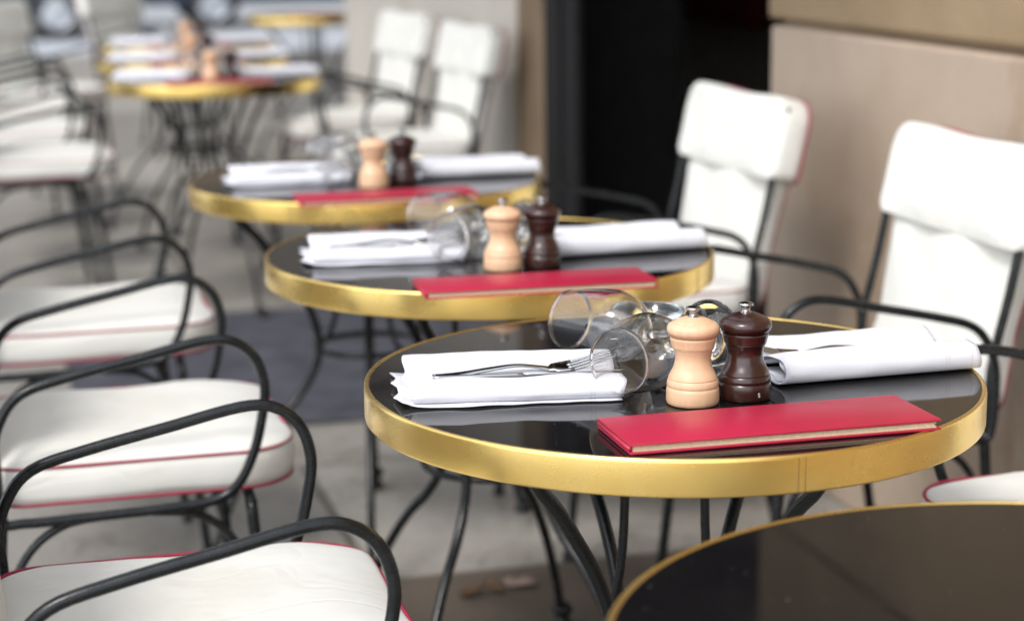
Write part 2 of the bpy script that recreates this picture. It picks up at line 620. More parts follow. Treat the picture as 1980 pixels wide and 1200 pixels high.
def slab(name, x0, x1, y0, y1, z, mat, label=None):
    bm = bmesh.new()
    vs = [bm.verts.new(p) for p in ((x0, y0, z), (x1, y0, z), (x1, y1, z), (x0, y1, z))]
    bm.faces.new(vs)
    o = obj(name, bm, mat, None, smooth=False)
    tag(o, kind='structure', label=label)
    return o


# ------------------------------------------------------------------ setting
WX = 1.72                       # face of the cafe wall
slab('ground', -400, 400, -200, 600, -0.125, 'asphalt', 'pale grey roadway running out to the horizon')
bm = bmesh.new()
box(bm, -2.3, 6.0, -6.0, 18.0, -0.124, 0.0)
o = obj('pavement', bm, 'paving', None, smooth=False)
tag(o, 'grey stone slab pavement under the cafe terrace', kind='structure')
bm = bmesh.new()
box(bm, -2.44, -2.302, -6.0, 18.14, -0.121, 0.003, 0.012)
box(bm, -2.30, 6.0, 18.002, 18.14, -0.121, 0.003, 0.012)
tag(obj('kerb', bm, 'kerb', None, smooth=False), 'granite kerb along the street edge', kind='structure')

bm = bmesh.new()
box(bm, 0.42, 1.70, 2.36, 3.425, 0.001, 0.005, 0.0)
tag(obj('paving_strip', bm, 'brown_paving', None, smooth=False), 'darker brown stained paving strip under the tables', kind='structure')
bm = bmesh.new()
box(bm, 0.20, 1.66, 4.60, 6.02, 0.002, 0.012, 0.003)
tag(obj('entrance_mat', bm, 'carpet', None, smooth=False), 'slate grey carpet mat lying on the paving before the dark doorway', 'mat')

# the cafe building with its dark doorway
bld = empty('cafe_building', (WX, 0, 0))
tag(bld, 'pale limestone cafe building with a dark open doorway', 'building')


def bpart(name, mat, boxes, bev=0.006, parent=bld, smooth=False):
    bm = bmesh.new()
    for q in boxes:
        box(bm, *q, bev)
    return obj(name, bm, mat, parent, smooth=smooth)


D0, D1, DT = 4.10, 5.86, 2.55    # doorway along y, and its height
bpart('lower_course', 'stone_low', [(0, 0.45, -6, -1.2, 0, .985), (0, .45, -1.194, 1.45, 0, .985), (0, .45, 1.456, D0 - .05, 0, .985)], 0.008)
bpart('upper_course', 'stone_up', [(0.012, 0.45, -6, .2, .997, 1.62), (0.012, .45, .206, D0, .997, 1.62), (.012, .45, -6, -1.6, 1.628, 2.3), (.012, .45, -1.594, D0, 1.628, 2.3), (.012, .45, -6, D0, 2.308, 3.6)], 0.012)
bpart('joint', 'stone_br', [(0.03, 0.44, -6, D0 - .06, .984, .998)], 0.0)
bpart('pier', 'stone_br', [(0.0, 0.45, D1, D1 + .30, 0, 3.6)], 0.01)
bpart('wall', 'stone_far', [(0.02, 0.45, D1 + .301, 7.6, 0, 1.2), (.02, .45, 7.604, 9.3, 0, 1.2), (.02, .45, D1 + .301, 9.3, 1.206, 3.6)], 0.008)
bpart('end_wall', 'stone_far', [(.452, 4.4, 8.85, 9.3, 0, 3.6)], 0.008)
bpart('lintel', 'stone_up', [(0.012, .45, D0 + .002, D1 - .002, DT, 3.6)], 0.01)
bpart('threshold', 'stone_br', [(0.0, .45, D0 + .002, D1 - .002, .0, .03)], 0.004)
fr = bpart('door_frame', 'frame', [(.004, .03, D1 - .335, D1 - .004, .03, DT), (.031, .45, D1 - .03, D1 - .004, .031, DT),  (.16, .28, D0 + .004, D0 + .05, .03, DT), (.16, .28, D0 + .05, D1 - .335, DT - .08, DT)], 0.006)
bpart('mullion', 'frame', [(-.006, .003, D1 - .20, D1 - .17, .031, DT)], 0.003, fr)
# interior of the cafe
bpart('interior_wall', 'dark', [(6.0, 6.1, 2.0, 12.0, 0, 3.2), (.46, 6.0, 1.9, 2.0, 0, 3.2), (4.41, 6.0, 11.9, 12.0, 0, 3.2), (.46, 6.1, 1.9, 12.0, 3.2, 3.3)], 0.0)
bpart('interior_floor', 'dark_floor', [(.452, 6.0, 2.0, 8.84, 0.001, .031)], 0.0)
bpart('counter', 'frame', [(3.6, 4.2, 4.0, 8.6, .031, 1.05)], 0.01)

# red curtain hanging inside
bm = bmesh.new()
cols = []
for j in range(2):
    row = []
    for i in range(60):
        t = i / 59
        row.append(Vector((3.0 + .035 * math.sin(t * 44), 7.15 + .75 * t, .78 + 2.4 * j)))
    cols.append(row)
sheet(bm, cols, .006)
tag(obj('curtain', bm, 'curtain'), 'dark red velvet curtain hanging inside the unlit doorway', 'curtain')
bm = bmesh.new()
box(bm, 2.30, 2.304, 6.82, 6.90, .555, .675)
nt_ = obj('notice_card', bm, 'notice', None, smooth=False)
bm = bmesh.new()
tube(bm, [Vector((2.315, 6.86, .034)), Vector((2.315, 6.86, .60))], .008)
lathe(bm, [(0, .031), (.11, .031), (.11, .04), (.02, .052), (0, .052)], 24, None)
for v_ in bm.verts:
    if abs(v_.co.x) < .2:
        v_.co.x += 2.315
        v_.co.y += 6.86
obj('stand', bm, 'frame', nt_)
tag(nt_, 'small pale card on a stand deep inside the dark doorway', 'sign')

# apartment building across the side street (seen in the table tops)
apt = empty('apartment_building', (3.0, 31.0, -.12))
tag(apt, 'dark stone apartment building across the side street behind the parked car', 'building')
bpart('wall', 'apt_stone', [(-20, 20, 0, 8, 0, 15.0)], 0.0, apt)
bpart('cornice', 'stone_br', [(-20.2, 20.2, -.35, .3, 15.002, 15.5), (-20, 20, -.12, -.002, 4.2, 4.5)], .02, apt)
for fl in range(4):
    for k in range(11):
        x = -18 + 3.6 * k
        z = .5 if fl == 0 else 1.7 + 3.3 * fl
        wf = bpart('window', 'stone_br', [(x - .70, x - .55, -.06, -.003, z, z + 2.2), (x + .55, x + .70, -.06, -.003, z, z + 2.2), (x - .549, x + .549, -.06, -.003, z + 2.05, z + 2.2), (x - .80, x + .80, -.12, -.003, z - .12, z - .003)], 0.0, apt)
        bpart('pane', 'carglass', [(x - .549, x + .549, -.03, -.003, z, z + 2.049)], 0.0, wf)

# awning above the terrace
aw = empty('awning', (WX, 5.0, 2.75))
tag(aw, 'dark brown canvas awning fixed to the cafe wall above the tables', 'awning')
bm = bmesh.new()
grid = []
for j in range(2):
    row = []
    for i in range(15):
        t = i / 14
        row.append(Vector((-.02 - .95 * t, -2.2 + 14.2 * j, .18 - .42 * t - .03 * math.sin(PI * t))))
    grid.append(row)
sheet(bm, grid, .004)
obj('canopy', bm, 'awning', aw)
bm = bmesh.new()
box(bm, -1.00, -.96, -2.2, 12.0, -.28, -.23, .008)
obj('front_bar', bm, 'frame', aw, smooth=False)
bm = bmesh.new()
grid = [[Vector((-1.01 + .012 * math.sin(i * .9), -2.2 + 14.2 * i / 120, -.25 - .16 * j)) for i in range(121)] for j in range(2)]
sheet(bm, grid, .003)
obj('valance', bm, 'awning', aw)
for y in (-1.9, 3.0, 7.4, 11.6):
    bm = bmesh.new()
    tube(bm, [Vector((.0, y, -.55)), Vector((-.5, y, -.42)), Vector((-.96, y, -.27))], .016)
    obj('arm', bm, 'frame', aw)


# ------------------------------------------------------------------ furniture
def make_chair(wr=1.0, sd=0.0):
    root = empty('terrace_armchair')
    S = lambda pts, n=6, closed=False: catmull(pts, n, closed)
    # seat frame
    bm = bmesh.new()
    tube(bm, S([(.0, -.225, .437), (.0, 0, .437), (.0, .225, .437)], 2), .008)
    tube(bm, S([(.335, -.225, .437), (.345, 0, .437), (.335, .225, .437)], 3), .008)
    tube(bm, S([(.0, -.12, .437), (.34, -.12, .437)], 2), .006)
    tube(bm, S([(.0, .12, .437), (.34, .12, .437)], 2), .006)
    obj('seat_frame', bm, 'iron', root)
    # armrests: one closed loop of tube each side
    loop = [(.0, .445), (-.006, .53), (.006, .580), (.036, .615), (.10, .634), (.19, .653), (.277, .671), (.318, .667), (.346, .643),
            (.358, .602), (.352, .555), (.340, .510), (.318, .468), (.285, .447), (.22, .441), (.11, .438), (.03, .437)]
    for s in (-1, 1):
        bm = bmesh.new()
        tube(bm, catmull([(x, s * .235, z) for x, z in loop], 5, True), .0070, 12, True)
        obj('armrest', bm, 'iron', root)
        # back upright, flat bar
        bm = bmesh.new()
        tube(bm, catmull([(-.002, s * .222, .43), (-.004, s * .222, .54), (-.030, s * .222, .656), (-.054, s * .222, .778), (-.074, s * .222, .86)], 4), .0095, 8, False, .65)
        obj('upright', bm, 'iron', root)
        # legs
        bm = bmesh.new()
        tube(bm, catmull([(.336, s * .218, .437), (.350, s * .222, .27), (.378, s * .230, .012)], 5), .0085, 10)
        tube(bm, [Vector((.378, s * .230, .014)), Vector((.379, s * .230, .0))], .012, 10)
        obj('leg', bm, 'iron', root)
        bm = bmesh.new()
        tube(bm, catmull([(.0, s * .218, .437), (-.018, s * .222, .25), (-.065, s * .230, .012)], 5), .0085, 10)
        tube(bm, [Vector((-.065, s * .230, .014)), Vector((-.066, s * .230, .0))], .012, 10)
        obj('leg', bm, 'iron', root)
        bm = bmesh.new()
        tube(bm, catmull([(.20, s * .229, .436), (.265, s * .228, .425), (.315, s * .225, .375), (.352, s * .224, .26)], 6), .006, 8)
        tube(bm, catmull([(.14, s * .229, .436), (.075, s * .228, .425), (.022, s * .225, .375), (-.018, s * .224, .26)], 6), .006, 8)
        obj('brace', bm, 'iron', root)
    # seat cushion
    outl = rrect(-.012, .408, -.214, .214, (.085, .05, .05, .085), 9)
    bm = bmesh.new()
    pillow(bm, outl, .455, .505, .019, .004, .004, None, .0050 * wr, 1.7 + sd, 4, 6)
    cu = obj('seat_cushion', bm, 'fabric', root)
    bm = bmesh.new()
    loop_tube(bm, outl, .5055, .0026)
    loop_tube(bm, outl, .4545, .0026)
    obj('piping', bm, 'piping', cu)
    # back cushion (leans back)
    lean = math.atan(.21)
    B = Matrix.Translation((.004, 0, .50)) @ Matrix.Rotation(-lean, 4, 'Y') @ Matrix.Rotation(PI / 2, 4, 'Y') @ Matrix.Rotation(PI, 4, 'X')
    # in B: local x = down the back (negative = up), local y across, local z = thickness towards the sitter's back
    F = Matrix.Translation((.004, 0, .50)) @ Matrix.Rotation(-lean, 4, 'Y') @ Matrix(((0, 0, 1, 0), (0, 1, 0, 0), (1, 0, 0, 0), (0, 0, 0, 1)))
    # in F: local x = up along the back, y across, z = forward
    o1 = rrect(-.04, .30, -.206, .206, (.03, .05, .05, .03), 7)
    # a slight waist like the photographed cushion
    o1 = [(x, y * (1 - .07 * math.exp(-((x - .10) / .09) ** 2))) for x, y in o1]
    bm = bmesh.new()
    pillow(bm, o1, -.046, -.010, .010, .004, .004, F, .004 * wr, 5.1 + sd)
    bc = obj('back_cushion', bm, 'fabric', root)
    bm = bmesh.new()
    loop_tube(bm, o1, -.046, .0024, F)
    obj('piping', bm, 'piping', bc)
    o2 = rrect(.226, .386, -.236, .236, (.052, .02, .02, .052), 8)
    o2 = [(x - (.006 * (abs(y) < .17) * (.5 + .5 * math.cos(PI * y / .17)) if x > .36 else 0), y) for x, y in o2]
    bm = bmesh.new()
    pillow(bm, o2, -.046, .009, .006, .008, .003, F, .006 * wr, 9.4 + sd)
    hc = obj('headrest_cover', bm, 'fabric', root)
    bm = bmesh.new()
    o3 = [p for p in o2]
    loop_tube(bm, o3, -.049, .0030, F)
    obj('piping', bm, 'piping', hc)
    return root


ORD = ['cut-off black table', 'sharply focused table', 'table behind the focused one', 'table just before the mat',
       'first blurred table past the mat', 'second blurred table past the mat', 'third blurred table past the mat']
TY = [1.122, 1.967, 2.811, 3.684, 6.22, 7.065, 7.93]
TX = [.725, .7247, .7399, .7224, .735, .765, .84]

chair0 = make_chair()
left_specs = [
    (0.0, 1.967, 0, 'white armchair whose seat fills the bottom corner below the black arm loops'),
    (0.0, 2.811, 0, 'white armchair between the bottom corner chair and the entrance mat, whole seat in view'),
    (-.005, 3.684, 0, 'white armchair whose seat front touches the grey entrance mat, street side'),
    (0.0, 6.22, 2, 'white armchair on the street side at the first table beyond the mat'),
    (-.02, 7.065, -3, 'white armchair on the street side at the second table beyond the mat'),
    (.0, 7.93, 0, 'white armchair on the street side at the third table beyond the mat'),
    (.15, 8.75, -38, 'shaded armchair turned towards the camera, its beige back at the picture edge'),
    (.78, 10.6, -42, 'far shaded armchair turned towards the camera, behind the blurred napkins'),
]
for i, (x, y, a, lab) in enumerate(left_specs):
    c = chair0 if i == 0 else copy_tree(chair0)
    c.location = (x, y, 0.002)
    c.rotation_euler = (0, 0, R(a))
    tag(c, lab, 'armchair', 'white cushioned armchairs on the terrace')
right_specs = [
    (1.53, 1.975, 180, 'armchair by the wall beside the focused table, only its seat corner shows'),
    (1.468, 2.811, 180, 'armchair with creased white back standing closest along the stone wall'),
    (1.428, 3.684, 182, 'armchair at the edge of the doorway, its shadow falling on the pale wall'),
    (1.50, 6.22, 186, 'blurred armchair next to the dark door frame beyond the doorway'),
    (1.475, 7.065, 188, 'blurred armchair second beyond the doorway, along the wall'),
]
chair1 = make_chair(1.7, 4.4)
for i, (x, y, a, lab) in enumerate(right_specs):
    c = chair1 if i == 0 else copy_tree(chair1)
    c.location = (x, y, 0.002)
    c.rotation_euler = (0, 0, R(a))
    tag(c, lab, 'armchair', 'white cushioned armchairs on the terrace')


TOP = .73


def make_table():
    root = empty('cafe_table')
    bm = bmesh.new()
    lathe(bm, [(0, TOP - .012), (.3345, TOP - .012), (.3345, TOP - .0006), (.334, TOP), (.15, TOP), (0, TOP)], 128)
    obj('tabletop', bm, 'top', root, True, R(30))
    bm = bmesh.new()
    lathe(bm, [(.3346, TOP - .013), (.3346, TOP + .0002), (.3352, TOP + .0009), (.3370, TOP + .0012), (.3388, TOP + .0006), (.3397, TOP - .0008), (.34, TOP - .003),
               (.34, TOP - .0345), (.3396, TOP - .036), (.3385, TOP - .037), (.334, TOP - .037), (.334, TOP - .0135), (.3346, TOP - .013)], 160)
    rim = obj('rim', bm, 'brass', root, True, R(50))
    for a in (-103.5, -102.3):
        bm = bmesh.new()
        box(bm, .3390, .34025, -.0004, .0004, TOP - .0362, TOP - .002)
        bmesh.ops.rotate(bm, cent=(0, 0, 0), matrix=Matrix.Rotation(R(a), 3, 'Z'), verts=bm.verts[:])
        obj('seam', bm, 'seam', rim, smooth=False)
    bm = bmesh.new()
    lathe(bm, [(0, TOP - .013), (.331, TOP - .013), (.331, TOP - .032), (.32, TOP - .034), (0, TOP - .034)], 64)
    obj('underside', bm, 'iron', root, True, R(40))
    # four wrought rods, hourglass
    prof = [(.285, .694), (.262, .665), (.234, .639), (.200, .599), (.160, .548), (.129, .492), (.112, .440), (.110, .400), (.122, .360), (.155, .315), (.205, .268), (.262, .195), (.312, .108), (.340, .040), (.350, .012)]
    for a in (0, 63, 180, 243):
        ca, sa = math.cos(R(a)), math.sin(R(a))
        bm = bmesh.new()
        tube(bm, catmull([(r * ca, r * sa, z) for r, z in prof], 5), .0078, 10)
        mt = Matrix.Translation((.350 * ca, .350 * sa, 0))
        lathe_bm = bmesh.new()
        lathe(lathe_bm, [(0, 0), (.016, 0), (.019, .006), (.016, .014), (.010, .020), (.016, .028), (.019, .036), (.014, .045), (0, .050)], 14, mt)
        me = bpy.data.meshes.new('tmp')
        lathe_bm.to_mesh(me)
        lathe_bm.free()
        bm.from_mesh(me)
        bpy.data.meshes.remove(me)
        obj('leg', bm, 'iron', root)
    bm = bmesh.new()
    for z, r in ((.400, .106),):
        tube(bm, [Vector((r * math.cos(2 * PI * k / 32), r * math.sin(2 * PI * k / 32), z)) for k in range(32)], .006, 8, True)
    for a in (165, 280):
        ca, sa = math.cos(R(a)), math.sin(R(a))
        tube(bm, catmull([(.06 * ca, .06 * sa, .697), (.055 * ca, .055 * sa, .60), (.060 * ca, .060 * sa, .50), (.078 * ca, .078 * sa, .43), (.106 * ca, .106 * sa, .400)], 4), .0055, 8)
    obj('hub', bm, 'iron', root)
    return root


table0 = make_table()
t_rot = [20, -140, -125, 15, -140, -120, 10]
t_lab = ['bare black table with thin brass edge, cut off at the bottom corner',
         'brass rimmed table in sharp focus, set with napkins, glasses and red menu',
         'brass rimmed table directly behind the sharply focused one, seam-free rim',
         'brass rimmed table just before the entrance mat, third of the set tables',
         'blurred brass rimmed table first beyond the entrance mat, black legs showing',
         'blurred brass rimmed table second beyond the entrance mat',
         'blurred brass rimmed table third beyond the entrance mat, nearly hidden']
seam_rot = {1: 0, 2: 60, 3: -22}
for i in range(7):
    t = table0 if i == 0 else copy_tree(table0)
    t.location = (TX[i], TY[i], 0.002)
    tag(t, t_lab[i], 'table', 'round cafe tables in a row')
    base = R(t_rot[i])
    for ch in t.children:
        if ch.name.startswith(('leg', 'hub')):
            ch.rotation_euler = (0, 0, base)
        elif ch.name.startswith('rim'):
            ch.rotation_euler = (0, 0, R(seam_rot.get(i, 90 + 31 * i)) + (R(14) if i == 1 else 0))
t = copy_tree(table0)
t.location = (1.70, 9.92, 0.002)
for ch in t.children:
    if ch.name.startswith('rim'):
        ch.rotation_euler = (0, 0, 2.0)
tag(t, 'far brass rimmed table beyond the end of the cafe wall', 'table', 'round cafe tables in a row')


# ------------------------------------------------------------------ table ware
TZ = TOP + .0026


def napkin(name, length, h1, h2, seed, hem_end, flare_end):
    """folded linen napkin, rolled from both long sides to a middle groove; long axis x, front = -y"""
    prof = [(.074, .0042), (.040, .0030), (.012, .0022), (.001, .0050), (-.0015, h1 * .55), (.004, h1 * .9), (.016, h1), (.040, h1 * .93), (.060, h1 * .62),
            (.074, .0100), (.082, .0095), (.096, h2 * .55), (.116, h2 * .90), (.134, h2), (.146, h2 * .90), (.151, h2 * .5), (.148, .0050), (.130, .0022), (.100, .0022)]
    base = catmull([(0, y, z) for y, z in prof], 5)
    N = 40
    rows = []
    for i in range(N + 1):
        t = i / N
        x = -length / 2 + length * t
        row = []
        for k, p in enumerate(base):
            a = noise.noise(Vector((x * 14 + seed, p.y * 18, p.z * 10)))
            b = noise.noise(Vector((x * 40 + seed * 2, p.y * 45, 3.3)))
            lift = max(0.0, min(1.0, (p.z - .003) / .010))
            skew = .0015 * noise.noise(Vector((k * .13 + seed, 7, 0)))
            row.append(Vector((x + skew + (t - .5) * .005 * math.sin(k * .21 + seed), p.y + a * .0035 * lift, p.z + (a * .0028 + b * .0009) * lift)))
        rows.append(row)
    bm = bmesh.new()
    sheet(bm, rows, .0016)
    o = obj(name, bm, 'napkin')
    # inner folded layers, seen at the open ends
    bm = bmesh.new()
    rows = []
    inner = catmull([(0, .066, .0062), (0, .030, .0050), (0, .010, .0048), (0, .004, h1 * .5), (0, .010, h1 - .0055), (0, .034, h1 - .0062), (0, .056, h1 * .50)], 5)
    for i in range(13):
        x = -length / 2 + .003 + (length - .006) * i / 12
        rows.append([Vector((x + .003 * math.sin(k * .6 + seed), p.y + .0008 * math.sin(i * 1.3 + k), p.z)) for k, p in enumerate(inner)])
    sheet(bm, rows, .0014)
    obj('inner_fold', bm, 'napkin', o)
    if flare_end > 0:
        return o
    # loose bottom layer with a wavy edge and a drooping corner
    bm = bmesh.new()
    rows = []
    for i in range(37):
        t = i / 36
        x = -length / 2 - (.013 if flare_end < 0 else -.004) + (length + .009) * t
        e = t if flare_end < 0 else 1 - t
        row = []
        for k in range(9):
            s = k / 8
            y0 = -.004 - .007 * math.exp(-((e - .30) / .22) ** 2) + .0009 * math.sin(t * 31 + seed)
            y = y0 + (.145 - y0) * s
            fl = (1 - s) ** 2
            edge = max(0.0, 1 - e / .07)
            row.append(Vector((x + .004 * edge * math.sin(k * 1.9 + seed), y, .0014 + .0016 * fl * (.5 + .5 * math.sin(t * 17 + seed)) * max(0, 1 - e * 1.4) + edge * .004 * (.5 + .5 * math.sin(k * 1.4 + seed)))))
        rows.append(row)
    sheet(bm, rows, .0011)
    obj('under_layer', bm, 'napkin', o)
    return o


def fork():
    """fork lying along +x (tines at +x), arched handle"""
    root = None
    cen = [(.0, .0028), (.03, .0042), (.065, .0085), (.092, .0108), (.116, .0078), (.129, .0050)]
    wid = [.0055, .0050, .0040, .0030, .0030, .0052]
    pts = catmull([(x, 0, z) for x, z in cen], 5)
    ws = catmull([(w, 0, 0) for w in wid], 5)
    rows = [[p + Vector((0, ws[i].x * s, -.0006 * abs(s) ** 2)) for s in (-1, -.5, 0, .5, 1)] for i, p in enumerate(pts)]
    # root of the tines
    head = [(.132, .0046, .0070), (.135, .0043, .0088), (.139, .0042, .0102), (.144, .0044, .0111), (.150, .0050, .0114), (.155, .0060, .0113)]
    for x, z, w in head:
        rows.append([Vector((x, w * s, z + .0015 * s * s)) for s in (-1, -.5, 0, .5, 1)])
    bm = bmesh.new()
    sheet(bm, rows, .0020)
    o = obj('fork', bm, 'steel')
    for k in range(4):
        s = (-1 + 2 * k / 3) * .0098
        bm = bmesh.new()
        tp = catmull([(.150, s, .0052), (.165, s * 1.0, .0090), (.183, s * .97, .0145), (.200, s * .92, .0190)], 4)
        tube(bm, tp, [.0018 - .0008 * i / (len(tp) - 1) for i in range(len(tp))], 8)
        obj('tine', bm, 'steel', o)
    return o


def knife():
    bm = bmesh.new()
    rows = []
    for i in range(15):
        x = .098 * i / 14
        w = .0042 + .0016 * (1 - i / 14)
        rows.append([Vector((x, w * s, .0030 + .0022 * (1 - s * s))) for s in (-1, -.6, 0, .6, 1)])
    sheet(bm, rows, .0030)
    o = obj('knife', bm, 'steel')
    bm = bmesh.new()
    rows = []
    for i in range(21):
        t = i / 20
        x = .0985 + .112 * t
        w0 = -.0042 - .0045 * math.sin(min(1, t * 1.3) * PI / 2)
        w1 = .0042 - .010 * max(0, t - .75) ** 1.2 * 3
        rows.append([Vector((x, w0 + (w1 - w0) * k / 4, .0034 + .0001 * k)) for k in range(5)])
    sheet(bm, rows, .0013)
    obj('blade', bm, 'steel', o)
    return o


def wine_glass():
    """upright profile along +z: foot at z=0, mouth at z=.168"""
    outer = smooth_prof([(.0, .0), (.018, .0), (.034, .0004), (.0360, .0015), (.034, .0024), (.016, .0036), (.0072, .0075), (.0040, .020), (.0036, .060), (.0040, .088), (.0075, .0985),
                         (.0210, .108), (.0345, .124), (.0415, .145), (.0418, .163), (.0390, .188), (.0340, .2178)], 4)
    lip = [(.03425, .2186), (.03428, .2194), (.0341, .2201), (.0336, .2205), (.0331, .2201), (.03292, .2194), (.03295, .2186)]
    inner = smooth_prof([(.0332, .2178), (.0381, .188), (.0409, .163), (.0406, .145), (.0336, .1255), (.0198, .1100), (.0080, .1030), (.0, .1015)], 4)
    bm = bmesh.new()
    lathe(bm, outer + lip + inner, 72)
    return obj('wine_glass', bm, 'glass')


def ashtray():
    bm = bmesh.new()
    lathe(bm, [(0, 0), (.034, 0), (.038, .003), (.043, .020), (.0435, .0245), (.0415, .026), (.0385, .0245), (.036, .013), (.032, .0085), (0, .0075)], 56)
    return obj('ashtray', bm, 'ash_glass')


def mill(name, wood):
    S = smooth_prof
    body = [(0, 0), (.0262, 0), (.0272, .001)] + [(.0279, .004), (.0276, .0150), (.0268, .0182), (.0262, .0186), (.0270, .0192)] \
        + S([(.0270, .0194), (.0272, .0215), (.0264, .0250), (.0252, .0265)], 3) + [(.0249, .0268), (.0256, .0274)] \
        + S([(.0256, .0274), (.0240, .0315), (.0205, .0385), (.0187, .0460), (.0190, .0520), (.0208, .0580), (.0216, .0592)], 4) + [(.0214, .0597), (.0222, .0603)] \
        + S([(.0222, .0603), (.0232, .0650), (.0242, .0690), (.0240, .0708)], 3) + [(.0225, .0712), (0, .0712)]
    bm = bmesh.new()
    lathe(bm, body, 56)
    root = obj(name, bm, wood, None, True, R(48))
    head = [(0, .0716), (.0228, .0716), (.0243, .0722)] + S([(.0243, .0722), (.0266, .0752), (.0274, .0786), (.0266, .0822), (.0240, .0850), (.0205, .0868)], 4) \
        + [(.0203, .0866), (.0196, .0873)] + S([(.0196, .0873), (.0150, .0896), (.0085, .0916), (.0, .0920)], 4)
    bm = bmesh.new()
    lathe(bm, head, 56)
    obj('cap', bm, wood, root, True, R(48))
    bm = bmesh.new()
    lathe(bm, S([(0, .0917), (.0058, .0917), (.0054, .0926), (.0044, .0936), (.0043, .0965), (.0052, .0982), (.0076, .0992), (.0079, .1004), (.0072, .1018), (.0040, .1026), (0, .1028)], 4), 32)
    obj('knob', bm, 'steel', root)
    return root


def menu():
    """closed narrow menu, long axis x, spine at the back"""
    L, W = .322, .106
    bm = bmesh.new()
    box(bm, -L / 2, L / 2, -W / 2, W / 2, .0078, .0102, .0007)
    for v in bm.verts:
        v.co.z += max(0, -v.co.y / W) * .0012 + max(0, v.co.x - .06) * .006
    root = obj('menu', bm, 'leather', None, True, R(35))
    bm = bmesh.new()
    box(bm, -L / 2, L / 2, -W / 2, W / 2, .0003, .0024, .0007)
    obj('back_cover', bm, 'leather', root, True, R(35))
    bm = bmesh.new()
    for k in range(4):
        z = .0026 + k * .00128
        box(bm, -L / 2 + .004, L / 2 - .004 - .0012 * ((k * 7) % 3), -W / 2 + .003 + .0006 * (k % 2), W / 2 - .002, z, z + .00112, .0)
    obj('pages', bm, 'pages', root, smooth=False)
    bm = bmesh.new()
    box(bm, -L / 2 + .0005, L / 2 - .0005, W / 2 - .0018, W / 2 + .0006, .0025, .0077, .0004)
    obj('spine', bm, 'leather', root, True, R(35))
    bm = bmesh.new()
    tube(bm, [Vector((-L / 2 + .0012, -W / 2 + .004, .0052)), Vector((-L / 2 + .0012, W / 2 - .002, .0052))], .0024, 8)
    obj('end_binding', bm, 'leather', root)
    return root


def lay_glass(o, rim_c, foot_c):
    """lie the glass on its side from the centre of its mouth to the centre of its foot"""
    a, f = Vector(rim_c), Vector(foot_c)
    axis = (a - f).normalized()
    q = Vector((0, 0, 1)).rotation_difference(axis)
    o.matrix_world = Matrix.Translation(a - axis * .22) @ q.to_matrix().to_4x4()


def put(o, x, y, z=0.0, rz=0.0):
    o.location = (x, y, z)
    o.rotation_euler = (0, 0, R(rz))


protoL = napkin('linen_napkin', .226, .0205, .0235, 1.3, -1, -1)
protoR = napkin('linen_napkin', .240, .0290, .0235, 6.1, 1, 1)
pf, pk, pg, pa = fork(), knife(), wine_glass(), ashtray()
pl, pd, pm = mill('pepper_mill', 'beech'), mill('salt_mill', 'choc'), menu()
used = set()


def take(proto):
    if proto.name in used:
        return copy_tree(proto)
    used.add(proto.name)
    return proto


